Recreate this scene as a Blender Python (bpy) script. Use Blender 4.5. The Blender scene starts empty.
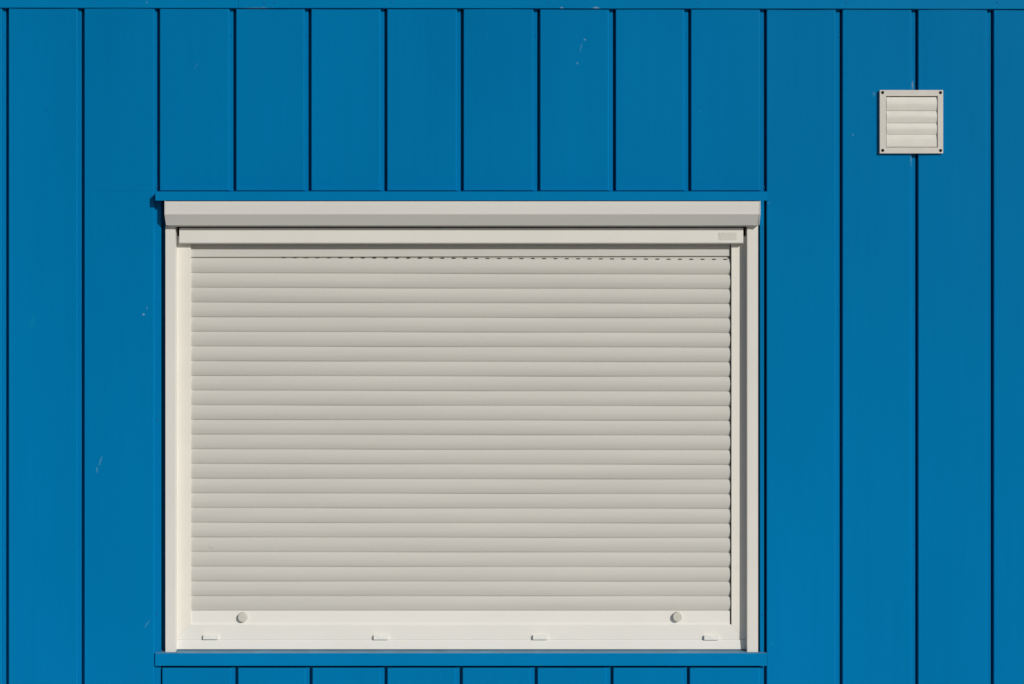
import bpy, bmesh, math, random
from mathutils import Vector, Matrix
random.seed(7)
S = bpy.context.scene
C = S.collection
D = 4.0            # camera to cladding face, metres
K = 0.0025         # metres per pixel on the cladding face
ZC = .985
F = 1.3             # everything is drafted at 1:1.3 and scaled up once at the end

# ------------------------------------------------------------------ camera
cam = bpy.data.cameras.new('camera'); co = bpy.data.objects.new('camera', cam); C.objects.link(co)
cam.sensor_width = 36; cam.lens = 36*D/(1024*K); cam.clip_start = .05; cam.clip_end = 2000
co.location = (0, -D*F, ZC*F); co.rotation_euler = (math.pi/2, 0, 0); S.camera = co
# ------------------------------------------------------------------ sky, sun, exposure
SUN = Vector((.76, -1.0, .56)).normalized()
w = bpy.data.worlds.new('World'); S.world = w; w.use_nodes = True
wn = w.node_tree.nodes; sk = wn.new('ShaderNodeTexSky'); sk.sky_type = 'NISHITA'; sk.sun_disc = False
sk.sun_elevation = math.asin(SUN.z); sk.sun_rotation = math.atan2(SUN.x, SUN.y)
wn['Background'].inputs[1].default_value = .05
w.node_tree.links.new(sk.outputs[0], wn['Background'].inputs[0])
sl = bpy.data.lights.new('sun', 'SUN'); sl.energy = 2.95; sl.angle = math.radians(.53); sl.color = (1, .955, .88)
so = bpy.data.objects.new('sun', sl); C.objects.link(so); so.location = (6, -8, 8)
so.rotation_euler = SUN.to_track_quat('Z', 'Y').to_euler()
S.view_settings.view_transform = 'Standard'; S.view_settings.look = 'None'
S.view_settings.exposure = 0.0; S.view_settings.gamma = 1

# ------------------------------------------------------------------ materials
def mat(name, base, rough=.45, spec=.5, var=.06, vscale=3.0, bump=0.0, bscale=8.0, stretch=(1, 1, 1), fine=0.0,
        spots=(), streak=0.0):
    m = bpy.data.materials.new(name); m.use_nodes = True
    nt = m.node_tree; N = nt.nodes; L = nt.links; b = N['Principled BSDF']
    b.inputs['Roughness'].default_value = rough; b.inputs['Specular IOR Level'].default_value = spec
    g0 = N.new('ShaderNodeNewGeometry'); g = N.new('ShaderNodeVectorMath'); g.operation = 'SCALE'; g.inputs['Scale'].default_value = 1/F
    L.new(g0.outputs['Position'], g.inputs[0])
    mp = N.new('ShaderNodeMapping'); mp.inputs['Scale'].default_value = stretch; L.new(g.outputs[0], mp.inputs[0])
    n1 = N.new('ShaderNodeTexNoise'); n1.inputs['Scale'].default_value = vscale; n1.inputs['Detail'].default_value = 5
    L.new(mp.outputs[0], n1.inputs['Vector'])
    mr = N.new('ShaderNodeMapRange'); mr.inputs[1].default_value = .3; mr.inputs[2].default_value = .7
    mr.inputs[3].default_value = 1-var; mr.inputs[4].default_value = 1+var; L.new(n1.outputs[0], mr.inputs[0])
    mx = N.new('ShaderNodeVectorMath'); mx.operation = 'SCALE'; mx.inputs[0].default_value = base
    L.new(mr.outputs[0], mx.inputs['Scale']); col = mx.outputs[0]
    if streak:
        mp2 = N.new('ShaderNodeMapping'); mp2.inputs['Scale'].default_value = (60, 60, 2.2); L.new(g.outputs[0], mp2.inputs[0])
        n3 = N.new('ShaderNodeTexNoise'); n3.inputs['Scale'].default_value = 1; n3.inputs['Detail'].default_value = 3; L.new(mp2.outputs[0], n3.inputs['Vector'])
        r3 = N.new('ShaderNodeMapRange'); r3.inputs[1].default_value = .35; r3.inputs[2].default_value = .7
        r3.inputs[3].default_value = 1+streak; r3.inputs[4].default_value = 1-streak; L.new(n3.outputs[0], r3.inputs[0])
        m3 = N.new('ShaderNodeVectorMath'); m3.operation = 'SCALE'; L.new(col, m3.inputs[0]); L.new(r3.outputs[0], m3.inputs['Scale']); col = m3.outputs[0]
    # wear with a shape of its own: (x, z, half width, half height, colour, strength)
    if spots:
        wob = N.new('ShaderNodeTexNoise'); wob.inputs['Scale'].default_value = 260; wob.inputs['Detail'].default_value = 4
        L.new(g.outputs[0], wob.inputs['Vector'])
        for sp_ in spots:
            (px, py, hw, hh, c, st) = sp_[:6]
            ang = sp_[6] if len(sp_) > 6 else 0
            x, z = (px-512)*K, ZC+(342-py)*K
            mm = N.new('ShaderNodeMapping'); mm.vector_type = 'TEXTURE'
            mm.inputs['Location'].default_value = (x, 0, z); mm.inputs['Rotation'].default_value = (0, math.radians(ang), 0)
            mm.inputs['Scale'].default_value = (hw*K, 1, hh*K)
            L.new(g.outputs[0], mm.inputs[0])
            ln = N.new('ShaderNodeVectorMath'); ln.operation = 'LENGTH'; L.new(mm.outputs[0], ln.inputs[0])
            ad = N.new('ShaderNodeMath'); ad.operation = 'MULTIPLY_ADD'; ad.inputs[1].default_value = 2.6; L.new(wob.outputs[0], ad.inputs[0]); L.new(ln.outputs['Value'], ad.inputs[2])
            rr = N.new('ShaderNodeMapRange'); rr.inputs[1].default_value = 1.7; rr.inputs[2].default_value = 2.4
            rr.inputs[3].default_value = st*.4; rr.inputs[4].default_value = 0; L.new(ad.outputs[0], rr.inputs[0])
            mi = N.new('ShaderNodeMix'); mi.data_type = 'RGBA'; L.new(rr.outputs[0], mi.inputs[0]); L.new(col, mi.inputs[6]); mi.inputs[7].default_value = (*c, 1)
            col = mi.outputs[2]
    L.new(col, b.inputs['Base Color'])
    rn = N.new('ShaderNodeMapRange'); rn.inputs[3].default_value = rough-.06; rn.inputs[4].default_value = rough+.1
    L.new(n1.outputs[0], rn.inputs[0]); L.new(rn.outputs[0], b.inputs['Roughness'])
    last = None
    if bump:
        n2 = N.new('ShaderNodeTexNoise'); n2.inputs['Scale'].default_value = bscale; n2.inputs['Detail'].default_value = 2
        L.new(mp.outputs[0], n2.inputs['Vector'])
        bp = N.new('ShaderNodeBump'); bp.inputs['Distance'].default_value = bump; L.new(n2.outputs[0], bp.inputs['Height']); last = bp
    if fine:
        n4 = N.new('ShaderNodeTexNoise'); n4.inputs['Scale'].default_value = 900; L.new(g.outputs[0], n4.inputs['Vector'])
        bp2 = N.new('ShaderNodeBump'); bp2.inputs['Distance'].default_value = fine; L.new(n4.outputs[0], bp2.inputs['Height'])
        if last: L.new(last.outputs[0], bp2.inputs['Normal'])
        last = bp2
    if last: L.new(last.outputs[0], b.inputs['Normal'])
    return m

BL = (.0003, .165, .40)
pale = (.25, .45, .62)
tealish = (.01, .26, .40)
blue_spots = [
    (32, 322, 2.5, 9, tealish, .55, 12), (143.5, 314.5, 1.3, 1.3, (.4, .6, .75), .9), (147, 308, .8, 2, pale, .4),
    (100.5, 461, 1.2, 5.5, pale, .4, 20), (97, 470, 1.2, 3, pale, .4), (196, 66, 1.0, 5, pale, .12, 30),
    (48, 110, 5, 4, (.0005, .12, .34), .5), (585, 39.5, 1.3, 1.3, pale, .8), (577.5, 63, 1.4, 1.2, pale, .8),
    (581, 47, .8, 5, pale, .35, 15), (700.5, 111, 1.0, 1.0, (.05, .4, .5), .7), (874, 94, 1.6, 2.2, pale, .5),
    (853, 135, 1.4, 1.2, pale, .45), (147, 624, 1.0, 4, pale, .3, 35), (772, 643, 2.5, 2, tealish, .5),
    (913.5, 85, 1.1, 5, (.45, .45, .42), .8), (911.5, 160, 1.5, 6, (.2, .42, .58), .7),
    (596, 8.2, 4, .9, (.45, .55, .6), .9), (147, 2.5, .8, 1.6, pale, .5, -30), (257, 8.6, 17, .7, (.30, .42, .50), .75),
    (562, 8.0, 2, .7, (.4, .5, .6), .8), (717, 657, 5, 2, (.0005, .13, .36), .4), (768, 203, 2, 1.2, pale, .2)]
M_blue = mat('blue_powder_coat', BL, .30, .02, .06, 2.2, .0009, 2.6, (1, 1, .35), .00002, blue_spots, .014)
M_trim = mat('blue_trim_paint', (.0003, .178, .425), .35, .025, .04, 4, .0004, 6, (1, 1, 1), .00002,
             [(257, 8.6, 17, .9, (.30, .42, .50), .75), (596, 8.2, 4, 1.0, (.45, .55, .6), .9), (147, 2.5, .8, 1.6, pale, .5, -30),
              (717, 657, 5, 2, (.0005, .13, .36), .4), (562, 8.0, 2, .7, (.4, .5, .6), .8)])
M_sill_sheen = mat('blue_paint_painted_sheen', (.13, .27, .40), .6, .3, .15, 20)  # paler blue paints in the white frame's reflection on the sill top
M_black = mat('black_membrane', (.004, .006, .009), .9, .1)
M_cream = mat('cream_aluminium', (.685, .675, .645), .42, .4, .02, 5, 0, 8, (1, 1, 1), .00003)
M_box = mat('cream_headbox_coat', (.655, .648, .63), .42, .4, .02, 5, .0002, 5, (.3, 1, 4), .00003)
M_guide = mat('warm_cream_guide', (.74, .72, .67), .5, .4, .02, 9, .0003, 60, (1, 1, 1), .00006)
M_slat = mat('aged_cream_slat', (.548, .541, .512), .5, .35, .03, 5, .0003, 7, (.35, 1, 5), .00003,
             [(209, 550, 4, 1.6, (.33, .32, .28), .5), (206, 548, 1, 1.2, (.25, .25, .22), .6), (260, 602, 3, 1.5, (.4, .4, .36), .4),
              (250, 603, 1.2, 1, (.4, .4, .36), .4), (384, 547, 2, 1, (.4, .38, .33), .3)])
M_base = mat('cream_sill_profile', (.745, .738, .71), .42, .4, .02, 5, 0, 8, (1, 1, 1), .00003)
M_plastic = mat('cream_plastic', (.62, .60, .55), .38, .5, .03, 30, 0, 8, (1, 1, 1), .00004)
M_cap = mat('white_cap_plastic', (.76, .76, .74), .4, .5, .02, 30)
M_knob = mat('greyed_knob_plastic', (.56, .55, .50), .45, .4, .02, 30)
M_ventf = mat('cream_vent_plastic', (.595, .58, .545), .5, .4, .05, 25, 0, 8, (1, 1, 1), .00008)
M_flap = mat('yellowed_flap_plastic', (.65, .645, .60), .42, .5, .04, 18, .0002, 30, (1, 1, 3), .00004)
M_screw = mat('dark_screw', (.012, .010, .008), .9, .1)
M_label = mat('clear_grey_label', (.60, .60, .55), .3, .5, .10, 160, 0, 8, (1, 1, 2))
M_rivet = mat('blue_rivet_paint', (.0015, .15, .37), .4, .3)
M_bounce = mat('pale_bounce_concrete', (.62, .60, .56), .85, .3, .1, 5, .002, 40, (1, 1, 1), .0003)  # kept pale so the added strip throws light onto the lower wall
M_ground = mat('dark_gravel', (.065, .065, .05), .9, .2, .18, 6, .004, 60, (1, 1, 1))
M_roof = mat('grey_roof_sheet', (.25, .26, .27), .5, .4, .05)

# ------------------------------------------------------------------ helpers
def W(px, py, p=0.0):
    """world point seen at pixel px,py and standing p mm proud of the cladding face"""
    y = -p/1000; f = (D+y)/D
    return Vector(((px-512)*K*f, y, ZC+(342-py)*K*f))
def empty(name, loc, label, cat):
    o = bpy.data.objects.new(name, None); C.objects.link(o); o.location = loc
    o.empty_display_size = .1; o['label'] = label; o['category'] = cat
    return o
def link(name, bm, m, parent=None, bevel=0.0, seg=2, smooth=False, label=None):
    bmesh.ops.recalc_face_normals(bm, faces=bm.faces[:])
    if bevel:
        es = [e for e in bm.edges if len(e.link_faces) == 2 and e.calc_face_angle(0) > math.radians(25)]
        bmesh.ops.bevel(bm, geom=es, offset=bevel, segments=seg, affect='EDGES', clamp_overlap=True)
    me = bpy.data.meshes.new(name); bm.to_mesh(me); bm.free(); me.materials.append(m)
    if smooth:
        for f in me.polygons: f.use_smooth = True
    o = bpy.data.objects.new(name, me); C.objects.link(o)
    if parent:
        o.parent = parent; bpy.context.view_layer.update(); o.matrix_parent_inverse = parent.matrix_world.inverted()
    if label: o['label'] = label
    return o
def box(bm, a, b):
    x0, x1 = sorted((a[0], b[0])); y0, y1 = sorted((a[1], b[1])); z0, z1 = sorted((a[2], b[2]))
    v = [bm.verts.new((x, y, z)) for x in (x0, x1) for y in (y0, y1) for z in (z0, z1)]
    for q in ((0, 1, 3, 2), (4, 6, 7, 5), (0, 4, 5, 1), (2, 3, 7, 6), (0, 2, 6, 4), (1, 5, 7, 3)): bm.faces.new([v[i] for i in q])
def pbox(bm, x0, y0, x1, y1, p, depth):
    """box by the pixels of its front face, p mm proud, depth mm deep"""
    a, b = W(x0, y0, p), W(x1, y1, p)
    box(bm, (a.x, a.y, a.z), (b.x, a.y+depth/1000, b.z))
def extr_x(bm, prof, x0, x1, close=True):
    """profile [(y,z)] in metres swept along x; x0/x1 may be functions of (y,z)"""
    fx0 = x0 if callable(x0) else (lambda y, z: x0); fx1 = x1 if callable(x1) else (lambda y, z: x1)
    A = [bm.verts.new((fx0(y, z), y, z)) for y, z in prof]; B = [bm.verts.new((fx1(y, z), y, z)) for y, z in prof]
    n = len(prof)
    for i in range(n if close else n-1):
        j = (i+1) % n; bm.faces.new((A[i], A[j], B[j], B[i]))
    if close: bm.faces.new(A); bm.faces.new(B[::-1])
def yz(py, p):
    v = W(512, py, p); return (v.y, v.z)

# ------------------------------------------------------------------ ground
ap = bmesh.new()  # unseen paving strip, added to bounce sunlight up the wall
for i in range(-6, 7):
    box(ap, (i*1.2-.597, -1.25, -.05), (i*1.2+.597, -.02, .06))
apo = link('bounce_strip', ap, M_bounce, None, .004); apo['kind'] = 'structure'
g = bmesh.new(); vs = [g.verts.new(v) for v in ((-300, -300, 0), (300, -300, 0), (300, 300, 0), (-300, 300, 0))]; g.faces.new(vs)
go = link('ground', g, M_ground); go['kind'] = 'structure'

# ------------------------------------------------------------------ the cabin
cabin = empty('cabin', (0, 0, 0), 'long bright blue metal clad cabin wall of narrow vertical panels around the shutter', 'building')
XL, XR, ZB, ZT = -3.0, 3.1, .072, 1.94
BK = .062                                                   # membrane behind the joints
b = bmesh.new()
wl, wr = W(170, 0).x, W(752, 0).x
box(b, (XL+.01, BK, ZB), (XR-.01, 2.4, ZT)); link('body', b, M_black, cabin)
b = bmesh.new(); box(b, (XL-.08, -.03, ZT+.03), (XR+.08, 2.5, ZT+.09)); link('roof', b, M_roof, cabin, .006)
for xx in (XL-.012, XR-.006):
    b = bmesh.new(); box(b, (xx, .012, ZB), (xx+.018, 2.412, ZT)); link('side_wall', b, M_blue, cabin, .002)
b = bmesh.new(); box(b, (XL+.03, .06, 0), (XR-.03, 2.35, ZB-.003)); link('plinth', b, M_roof, cabin)

b = bmesh.new()
def panel(xa, xb, z0, z1, flange, floor=True, bow=None):
    flange = flange*(D+.0085)/D
    """one tray: rolled edges, a flat face, and a recessed flange to its right (as built in section)"""
    R, dp = .0022, .0085; R2 = .0040
    pr = [(xa, .0195), (xa, R)]
    pr += [(xa+R-R*math.cos(t), R-R*math.sin(t)) for t in (math.radians(a) for a in (22, 45, 68))]
    tail = [(flange, .0205), (flange+.011, .0205)] if floor else [(flange, .0105), (flange-.004, .0105)]
    if bow is None: bow = random.uniform(-.0012, .0016)
    n = 10
    for i in range(n+1):
        t = i/n; pr.append((xa+R+(xb-xa-R-R2)*t, -bow*math.sin(math.pi*t)))
    pr += [(xb-R2+R2*math.sin(t), R2-R2*math.cos(t)) for t in (math.radians(a) for a in (22, 45, 68))]
    pr += [(xb, R2), (xb, dp-.001), (xb+.0008, dp), (flange-.0006, dp), (flange, dp+.0008)]+tail
    A = [b.verts.new((x, y, z0)) for x, y in pr]; B = [b.verts.new((x, y, z1)) for x, y in pr]
    for i in range(len(pr)-1): b.faces.new((A[i], A[i+1], B[i+1], B[i]))
    # turned-back bottom and top edge
    for row in (A, B):
        c2 = [b.verts.new((v.co.x, .030, v.co.z)) for v in row]
        for i in range(len(pr)-1):
            b.faces.new((row[i], row[i+1], c2[i+1], c2[i]))
def px2x(px): return (px-512)*K
GT = [7, 82.7, 158.2, 234.5, 309.7, 385.6, 462, 538.5, 614.2, 689.5, 765.2, 841, 916.7, 992.3]
GB = [7, 82.9, 160.5, 236.5, 310.8, 385.8, 461, 536, 611.8, 688.2, 765.2, 841, 917, 992.5]
ztop = W(0, 9).z + .03
zc1, zc2 = W(0, 190.3).z, W(0, 668).z
def seam_run(cs, z0, z1, lo, hi):
    for i in range(len(cs)-1):
        if cs[i] >= lo-1 and cs[i+1] <= hi+1:
            # panel between seam i and i+1
            panel(px2x(cs[i]+1.55), px2x(cs[i+1]-4.9), z0, z1, px2x(cs[i+1]-1.35))
outer_l = [7-75.8*k for k in range(10, 0, -1)]+GT[:2]
seam_run(outer_l, ZB, ztop, -9999, 83)
outer_r = GT[10:]+[992.3+75.8*k for k in range(1, 10)]
seam_run(outer_r, ZB, ztop, 765, 9999)
# panel beside the window: its flange runs to the jamb
panel(px2x(82.7+1.55), px2x(154.6), W(0, 191).z, ztop, px2x(158.2-1.35), True, .0006)
panel(px2x(82.7+1.55), px2x(154.6), ZB, W(0, 191).z-.0002, px2x(161.1), False, .0006)
seam_run(GT[2:11], zc1, ztop, 158, 766)
seam_run(GB[2:11], ZB, zc2, 160, 766)
# flange strip right of the window, between the jamb and the next panel
def flangebox(x0, x1, y0, y1, dp=8.5): pbox(b, x0, y0, x1, y1, -dp, 20)
flangebox(760.1, 764.0, 192, 668)
flangebox(158.5, 166.5, 192, 652, 33)
for c in GT[3:11]: pbox(b, c-4.9, 190.0, c-1.4, 193, -9, 20)
link('cladding', b, M_blue, cabin, label='narrow vertical bright blue metal panels with dark recessed joints')

# top fascia with overlap joint
b = bmesh.new()
z_l, z_r = W(0, 8.0).z, W(1024, 9.3).z
def fas(xa, xb, p):
    n = 24; pts = []
    zt = ZT+.03
    for i in range(n+1):
        x = xa+(xb-xa)*i/n; t = (x-px2x(0))/(px2x(1024)-px2x(0)); zb = z_l+(z_r-z_l)*t+random.uniform(-.0003, .0003)
        pts.append((x, zb))
    F0 = [b.verts.new((x, -p, z)) for x, z in pts]; F1 = [b.verts.new((x, -p, zt)) for x, z in pts]
    R0 = [b.verts.new((x, .012, z)) for x, z in pts]; R1 = [b.verts.new((x, .012, zt)) for x, z in pts]
    for i in range(n):
        b.faces.new((F0[i], F0[i+1], F1[i+1], F1[i])); b.faces.new((R0[i], R0[i+1], F0[i+1], F0[i]))
        b.faces.new((F1[i], F1[i+1], R1[i+1], R1[i])); b.faces.new((R1[i], R1[i+1], R0[i+1], R0[i]))
    for k in (0, n): b.faces.new((F0[k], F1[k], R1[k], R0[k]))
fas(XL-.02, px2x(240), .0035)
fas(px2x(238.6), XR+.02, .0045)
fa = link('fascia', b, M_trim, cabin, .0006, 1)
rb = bmesh.new(); bmesh.ops.create_uvsphere(rb, u_segments=12, v_segments=6, radius=.0017)
for v in rb.verts: v.co.y *= .5
rmesh = bpy.data.meshes.new('rivet'); rb.to_mesh(rmesh); rb.free(); rmesh.materials.append(M_rivet)
for p in rmesh.polygons: p.use_smooth = True
def rivet(px, py, p, par, s=1.0):
    o = bpy.data.objects.new('rivet', rmesh); C.objects.link(o); o.parent = par; o.location = W(px, py, p); o.scale = (s*1.15, s*1.6, s*1.15)
for px in (94, 264.5, 274.8, 392.5, 548.5, 699, 846.5, 997.5): rivet(px, 2.3, 4.6 if px > 240 else 3.6, fa, 1.1)

# lintel flashing: sloping top, folded front
b = bmesh.new()
P = [yz(190.9, -8), yz(191.9, 27), yz(200.6, 27), yz(200.7, 25.8), yz(193.2, 25.6), yz(193.4, -30), yz(190.9, -30)]
extr_x(b, P, W(155.3, 0, 27).x, W(767.3, 0, 27).x)
for k in (0,):
    x = W(155.3, 0, 27).x
    box(b, (x-.0004, -.0265, yz(200.5, 27)[1]), (x+.0012, .0, yz(192, 27)[1]))
link('lintel_flashing', b, M_trim, cabin, .0005, 1)
# window sill
b = bmesh.new()
zs = yz(653.2, 4.2)[1]
P = [(.044, zs+.0012), (-.0032, zs+.0002), (-.0042, zs-.0006), yz(665.8, 4.2), yz(665.9, 2.5), yz(656, 2.5), yz(656, -44)]
extr_x(b, P, W(155, 0, 4).x, W(767, 0, 4).x)
box(b, (W(155, 0, 4).x, -.0038, yz(665.5, 4)[1]), (W(155.5, 0, 4).x, .0, yz(653.6, 4)[1]))
ws = link('window_sill', b, M_trim, cabin, .0005, 1); ws.data.materials.append(M_sill_sheen)
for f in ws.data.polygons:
    if f.normal.z > .9: f.material_index = 1  # upward faces take the painted reflection colour
# rivets in the joints
par = bpy.data.objects['cladding']
for c in GT: rivet(c-2.6, 36+(c-512)*.003, -8.3, par, .9)
for c in (841, 916.7, 992.3, 7, 82.7): rivet(c-2.6, 309.5, -8.3, par, .9)
for c in (841, 917, 992.5, 7, 82.8): rivet(c-2.6, 544.5, -8.3, par, .9)
for x, y in ((157.3, 419.5), (157, 613.5), (762.6, 418.5), (763.2, 614.5), (763, 227), (156.6, 187), (764, 187.5)): rivet(x, y, -8.3, par, 1.25)

# ------------------------------------------------------------------ roller shutter
sh = empty('roller_shutter', W(462, 652, 0), 'closed cream roller shutter window with head box on the blue cabin wall', 'roller shutter')
# head box with sloping lower front
b = bmesh.new()
P = [yz(201.2, -30), yz(201.2, 23.5), yz(202.0, 25), yz(214.3, 25), yz(224.4, 8), yz(225.0, 7.5), yz(225.0, 6.8), yz(226.5, -9), yz(226.5, -30)]
extr_x(b, P, W(165.7, 0, 25).x, W(759.2, 0, 25).x)
hb = link('head_box', b, M_box, sh, .0005, 1)
for xa, xb in ((164.5, 165.6), (759.3, 760.4)):
    b = bmesh.new()
    Q = [yz(200.9, -30), yz(200.9, 25.3), yz(214.4, 25.6), yz(225.2, 8.2), yz(225.15, -30)]
    extr_x(b, Q, W(xa, 0, 25).x, W(xb, 0, 25).x); link('end_cap', b, M_box, hb, .0003, 1)
# outer frame jambs
for xa, xb in ((165.3, 175.2), (747.1, 758.1)):
    b = bmesh.new(); pbox(b, xa, 225.2, xb, 652.3, -10, 45); link('jamb', b, M_cream, sh, .0007, 2)
# dark reveal behind head rail
b = bmesh.new(); pbox(b, 175.5, 226.4, 746.8, 245, -46, 5); link('reveal', b, M_black, sh)
# head rail
b = bmesh.new()
P = [yz(228.6, -40), yz(227.8, -15.5), yz(228.2, -14.2), yz(228.8, -14), yz(242.3, -12.5), yz(242.9, -12.9), yz(244.0, -17), yz(244.2, -40)]
tl = .0016
x0, x1 = W(179.2, 0, -13).x, W(743.3, 0, -13).x
extr_x(b, P, x0, x1); hr = link('head_rail', b, M_cream, sh, .0004, 1)
b = bmesh.new(); pbox(b, 719, 232.4, 736.8, 240, -12.3, .8); link('label_plate', b, M_label, hr, .0002, 1, label='small greyed rectangular label')
# guide rails (mitred into the bottom profile)
GP = -31.5
def prism(bm, pts, p, depth):
    F = [bm.verts.new(W(x, y, p)) for x, y in pts]; Bk = [bm.verts.new(v.co+Vector((0, depth/1000, 0))) for v in F]
    bm.faces.new(F); bm.faces.new(Bk[::-1]); n = len(pts)
    for i in range(n): bm.faces.new((F[i], Bk[i], Bk[(i+1) % n], F[(i+1) % n]))
b = bmesh.new(); prism(b, [(174.8, 236), (190.6, 236), (190.6, 624.4), (174.8, 640.2)], GP, 18); gl = link('guide_rail', b, M_guide, sh, .0003, 2)
b = bmesh.new(); prism(b, [(731.4, 236), (747.2, 236), (747.2, 640.1), (731.4, 624.3)], GP, 18); link('guide_rail', b, M_guide, sh, .0006, 2)
# curtain
b = bmesh.new()
PITCH = 14.68; NS = 25
prof = []                                   # (pixel y, proud mm)
def slat_prof(y0, y1, d0=-37.5):
    h = y1-y0; o = [(y0+.05, d0-1.6), (y0+.35, d0-.9)]
    for t, q in ((.05, -.35), (.12, .15), (.25, .75), (.4, 1.05), (.55, 1.05), (.68, .65), (.8, -.0), (.9, -.75), (.965, -1.45)):
        o.append((y0+.35+(h-.7)*t, d0+q))
    o += [(y1-.45, d0-2.0), (y1-.3, d0-2.6), (y1-.02, d0-2.6)]
    return o
bot = 610.7
ys = [bot-PITCH*k for k in range(NS-1, -1, -1)]       # slat boundaries 257.9 .. 610.7
prof = [(240, -39), (247, -38.5), (256.9, -38), (257.1, -41.5), (257.55, -41.5)]
for i in range(len(ys)-1): prof += slat_prof(ys[i], ys[i+1])
NX = 30
xa, xb = W(189.5, 0, -37.5).x, W(730.3, 0, -37.5).x
grid = []
for (py, p) in prof:
    row = []; p = -37.5+(p+37.5)*1.5
    for i in range(NX+1):
        t = i/NX; k = max(0, (bot-py)/(bot-258.3))
        ii = max(0, min(23, int((py-258.3)//PITCH)))
        k4 = min(1, k)**4; dy = t**.8*(1.7*k4+.9*min(1, 4*k)*(1-k4)) if py > 259 else (.5*t if py > 257.5 else -1.1*t if py > 256 else 0)
        v = W(512, py+dy, p); ex = .0006*math.sin(ii*2.3)*(1 if i == NX else 0) + (p+37.5)*.0002*(1 if i == NX else 0)
        row.append(b.verts.new((xa+(xb-xa)*t+ex, v.y+.0004*math.sin(t*9+ii*1.7), v.z)))
    grid.append(row)
for r in range(len(grid)-1):
    for i in range(NX): b.faces.new((grid[r][i], grid[r][i+1], grid[r+1][i+1], grid[r+1][i]))
# light slots of the topmost slat
nf = len(b.faces)
x = 282.0
while x < 729:
    t = (x-282)/447; yy = 257.25+1.75*t
    hgt = .15+.5*min(1, max(0, (x-270)/200))
    pbox(b, x, yy-.1, x+3.7, yy+hgt+.1, -38.0, 1.5)
    x += 11.32
b.faces.ensure_lookup_table()
for f in b.faces[nf:]: f.material_index = 1
cur = link('curtain', b, M_slat, sh, label='closed curtain of narrow curved horizontal cream slats, light slots across the topmost')
cur.data.materials.append(M_black)
# bottom bar with two stoppers
b = bmesh.new()
P = [yz(610.6, -42), yz(610.9, -36), yz(611.5, -35.2), yz(622.6, -35.0), yz(623.6, -33.6), yz(624.5, -33.6), yz(624.5, -42)]
extr_x(b, P, W(190.4, 0, -35).x, W(729.8, 0, -35).x)
bb = link('bottom_bar', b, M_base, sh, .0003, 1)
for i, (kx, ky) in enumerate(((242.6, 617.4), (677.6, 617.0))):
    b = bmesh.new()
    pr = [(0, -10.9), (3.2, -10.9), (3.6, -10.9), (10.2, -10.9), (11.2, -10.5), (11.8, -9.3), (12.0, 0), (12.6, .6), (12.8, 2)]
    seg = 32; c = W(kx, ky, -35+9); rings = []
    cv = b.verts.new((c.x, c.y-.0002, c.z))
    for r_, q in pr[1:]:
        rings.append([b.verts.new((c.x+r_/1000*math.cos(a), W(0, 0, -35).y+q*.9/1000, c.z+r_/1000*math.sin(a))) for a in (2*math.pi*s/seg for s in range(seg))])
    for s in range(seg): b.faces.new((cv, rings[0][s], rings[0][(s+1) % seg]))
    for r in range(len(rings)-1):
        for s in range(seg): b.faces.new((rings[r][s], rings[r][(s+1) % seg], rings[r+1][(s+1) % seg], rings[r+1][s]))
    kn = link('stopper', b, M_knob, bb, 0, 2, False)
    b = bmesh.new()
    for a in (.6, .6+math.pi/2):
        dx, dz = math.cos(a)*.0045, math.sin(a)*.0045; nx, nz = -math.sin(a)*.0006, math.cos(a)*.0006
        y = W(0, 0, -35).y-.01005
        q = [b.verts.new((c.x+sx*dx+sn*nx, y+dy_, c.z+sx*dz+sn*nz)) for dy_ in (0, .0006) for sx, sn in ((-1, -1), (1, -1), (1, 1), (-1, 1))]
        for f in ((0, 1, 2, 3), (7, 6, 5, 4), (0, 4, 5, 1), (1, 5, 6, 2), (2, 6, 7, 3), (3, 7, 4, 0)): b.faces.new([q[j] for j in f])
    link('slot', b, M_plastic, kn)
# bottom frame profile: inner slope and lower lip
b = bmesh.new()
def mx0(y, z):
    py = 342-(z-ZC)/K*D/(D+y); return W(190.6-max(0, min(15.8, py-624.4)), 0, -31.5).x
def mx1(y, z):
    py = 342-(z-ZC)/K*D/(D+y); return W(731.4+max(0, min(15.7, py-624.3)), 0, -31.5).x
P = [yz(624.4, -45), yz(624.4, -31.8), yz(625.0, -31.0), yz(639.0, -32.2), yz(639.5, -32.4), yz(640.2, -45)]
extr_x(b, P, mx0, mx1)
P = [yz(639.6, -45), yz(639.6, -31.0), yz(640.3, -30.2), yz(648.8, -28.2), yz(649.4, -28.6), yz(649.5, -45)]
extr_x(b, P, W(175.6, 0, -30).x, W(746.8, 0, -30).x)
bf = link('bottom_frame', b, M_base, sh, .0003, 1)
b = bmesh.new(); pbox(b, 175.6, 649.6, 746.8, 652.0, -38, 10); link('sill_gap_strip', b, M_cream, sh)
# drain caps
cap0 = None
for cx, cy in ((211, 636.9), (381.2, 637.1), (540.3, 637.1), (711.3, 637.4)):
    if cap0 is None:
        b = bmesh.new()
        a = W(0, 0, 0); u = K
        def cb(x0, x1, z0, z1, d): box(b, (x0*u, -d/1000, z0*u), (x1*u, .002, z1*u))
        cb(-7.5, 7.6, -2.1, 2.2, 7.0); cb(-2.5, 3.5, -1.4, 1.7, 7.5)
        cap0 = link('drain_cap', b, M_cap, None, .0006, 2); cap = cap0
    else:
        cap = cap0.copy(); C.objects.link(cap)
    cap.parent = bf; cap.matrix_parent_inverse = Matrix(); 
    bpy.context.view_layer.update()
    cap.location = bf.matrix_world.inverted() @ W(cx, cy, -31.6)

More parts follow.
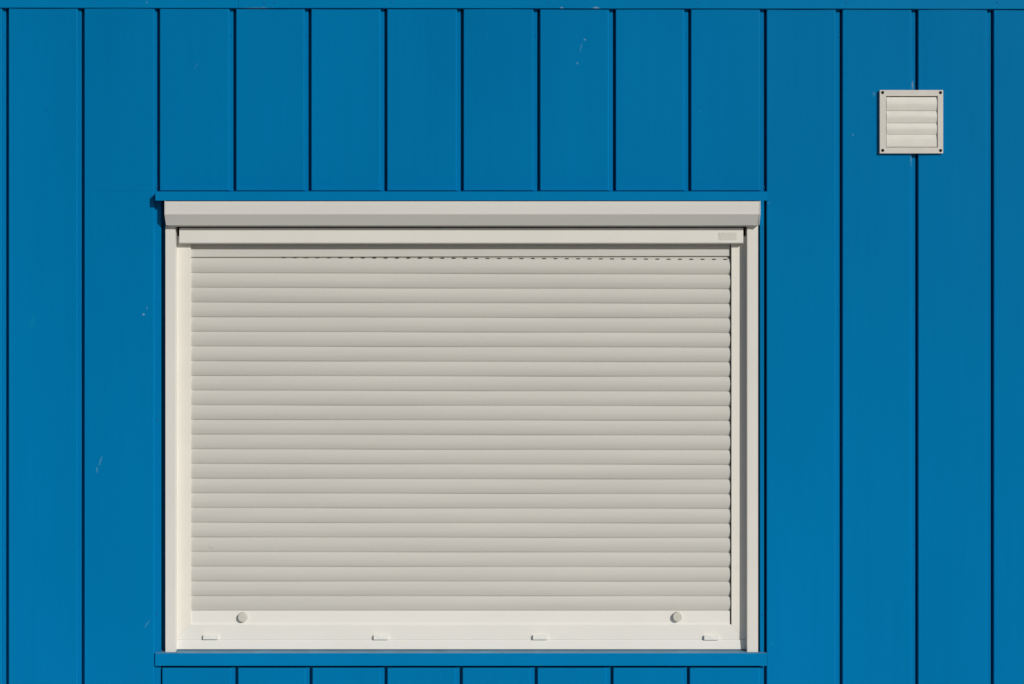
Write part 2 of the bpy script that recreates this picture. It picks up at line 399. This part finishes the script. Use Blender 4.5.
# ------------------------------------------------------------------ vent
vt = empty('wall_vent', W(911.5, 153.3, 0), 'small square cream louvred vent screwed to the blue cabin wall', 'vent')
b = bmesh.new()
X0, X1, Y0, Y1 = 879.7, 943.2, 90.0, 153.4
x0, x1, y0, y1 = 886.2, 937.6, 96.0, 147.4
pbox(b, X0, Y0, X1, y0, 8.5, 9); pbox(b, X0, y1, X1, Y1, 8.5, 9)
pbox(b, X0, y0, x0, y1, 8.5, 9); pbox(b, x1, y0, X1, y1, 8.5, 9)
bmesh.ops.remove_doubles(b, verts=b.verts[:], dist=1e-5)
kill = [f for f in b.faces if all(abs(v.co.z-W(0, yy, 8.5).z) < 1e-5 for v in f.verts for yy in (y0,)) or all(abs(v.co.z-W(0, y1, 8.5).z) < 1e-5 for v in f.verts)]
for f in kill:
    xs = [v.co.x for v in f.verts]
    if max(xs)-min(xs) < .02: b.faces.remove(f)
vf = link('frame', b, M_ventf, vt, .0006, 2)
b = bmesh.new(); pbox(b, x0-.5, y0-.5, x1+.5, y1+.5, 1.2, 1); link('back_plate', b, M_ventf, vt)
fy = [96.8, 110.6, 122.9, 134.4, 146.9]
for i in range(4):
    b = bmesh.new(); ya, yb = fy[i], fy[i+1]-.1; h = yb-ya
    pr = [(ya, 2.2), (ya+h*.06, 3.2), (ya+h*.2, 4.4), (ya+h*.38, 5.2), (ya+h*.55, 5.4), (ya+h*.72, 4.9), (ya+h*.88, 4.2), (yb, 3.7)]
    if i == 3: pr = [(ya, 2.8), (ya+h*.15, 3.4), (ya+h*.4, 4.2), (ya+h*.7, 4.5), (yb, 4.4)]
    P = [yz(y, p+1.6) for y, p in pr]+[yz(yb, 1.6), yz(ya, 1.6)]
    extr_x(b, P, W(x0+.2, 0, 4).x, W(x1-.9, 0, 4).x); link('flap', b, M_flap, vt)
for sx, sy in ((882.6, 92.5), (940.5, 92.6), (882.7, 150.4), (940.6, 150.5)):
    b = bmesh.new(); bmesh.ops.create_cone(b, cap_ends=True, segments=14, radius1=.0040, radius2=.0038, depth=.0012)
    bmesh.ops.rotate(b, verts=b.verts[:], matrix=Matrix.Rotation(math.radians(90), 3, 'X'))
    bmesh.ops.translate(b, verts=b.verts[:], vec=W(sx, sy, 8.4)); link('screw', b, M_screw, vt)

# ------------------------------------------------------------------ draft scale to real size
bpy.context.view_layer.update()
for me in bpy.data.meshes:
    if me.name != 'ground': me.transform(Matrix.Scale(F, 4))
for o in C.objects:
    if o.type in ('MESH', 'EMPTY'):
        o.location = o.location*F
        m = o.matrix_parent_inverse.copy(); m.translation = m.translation*F; o.matrix_parent_inverse = m
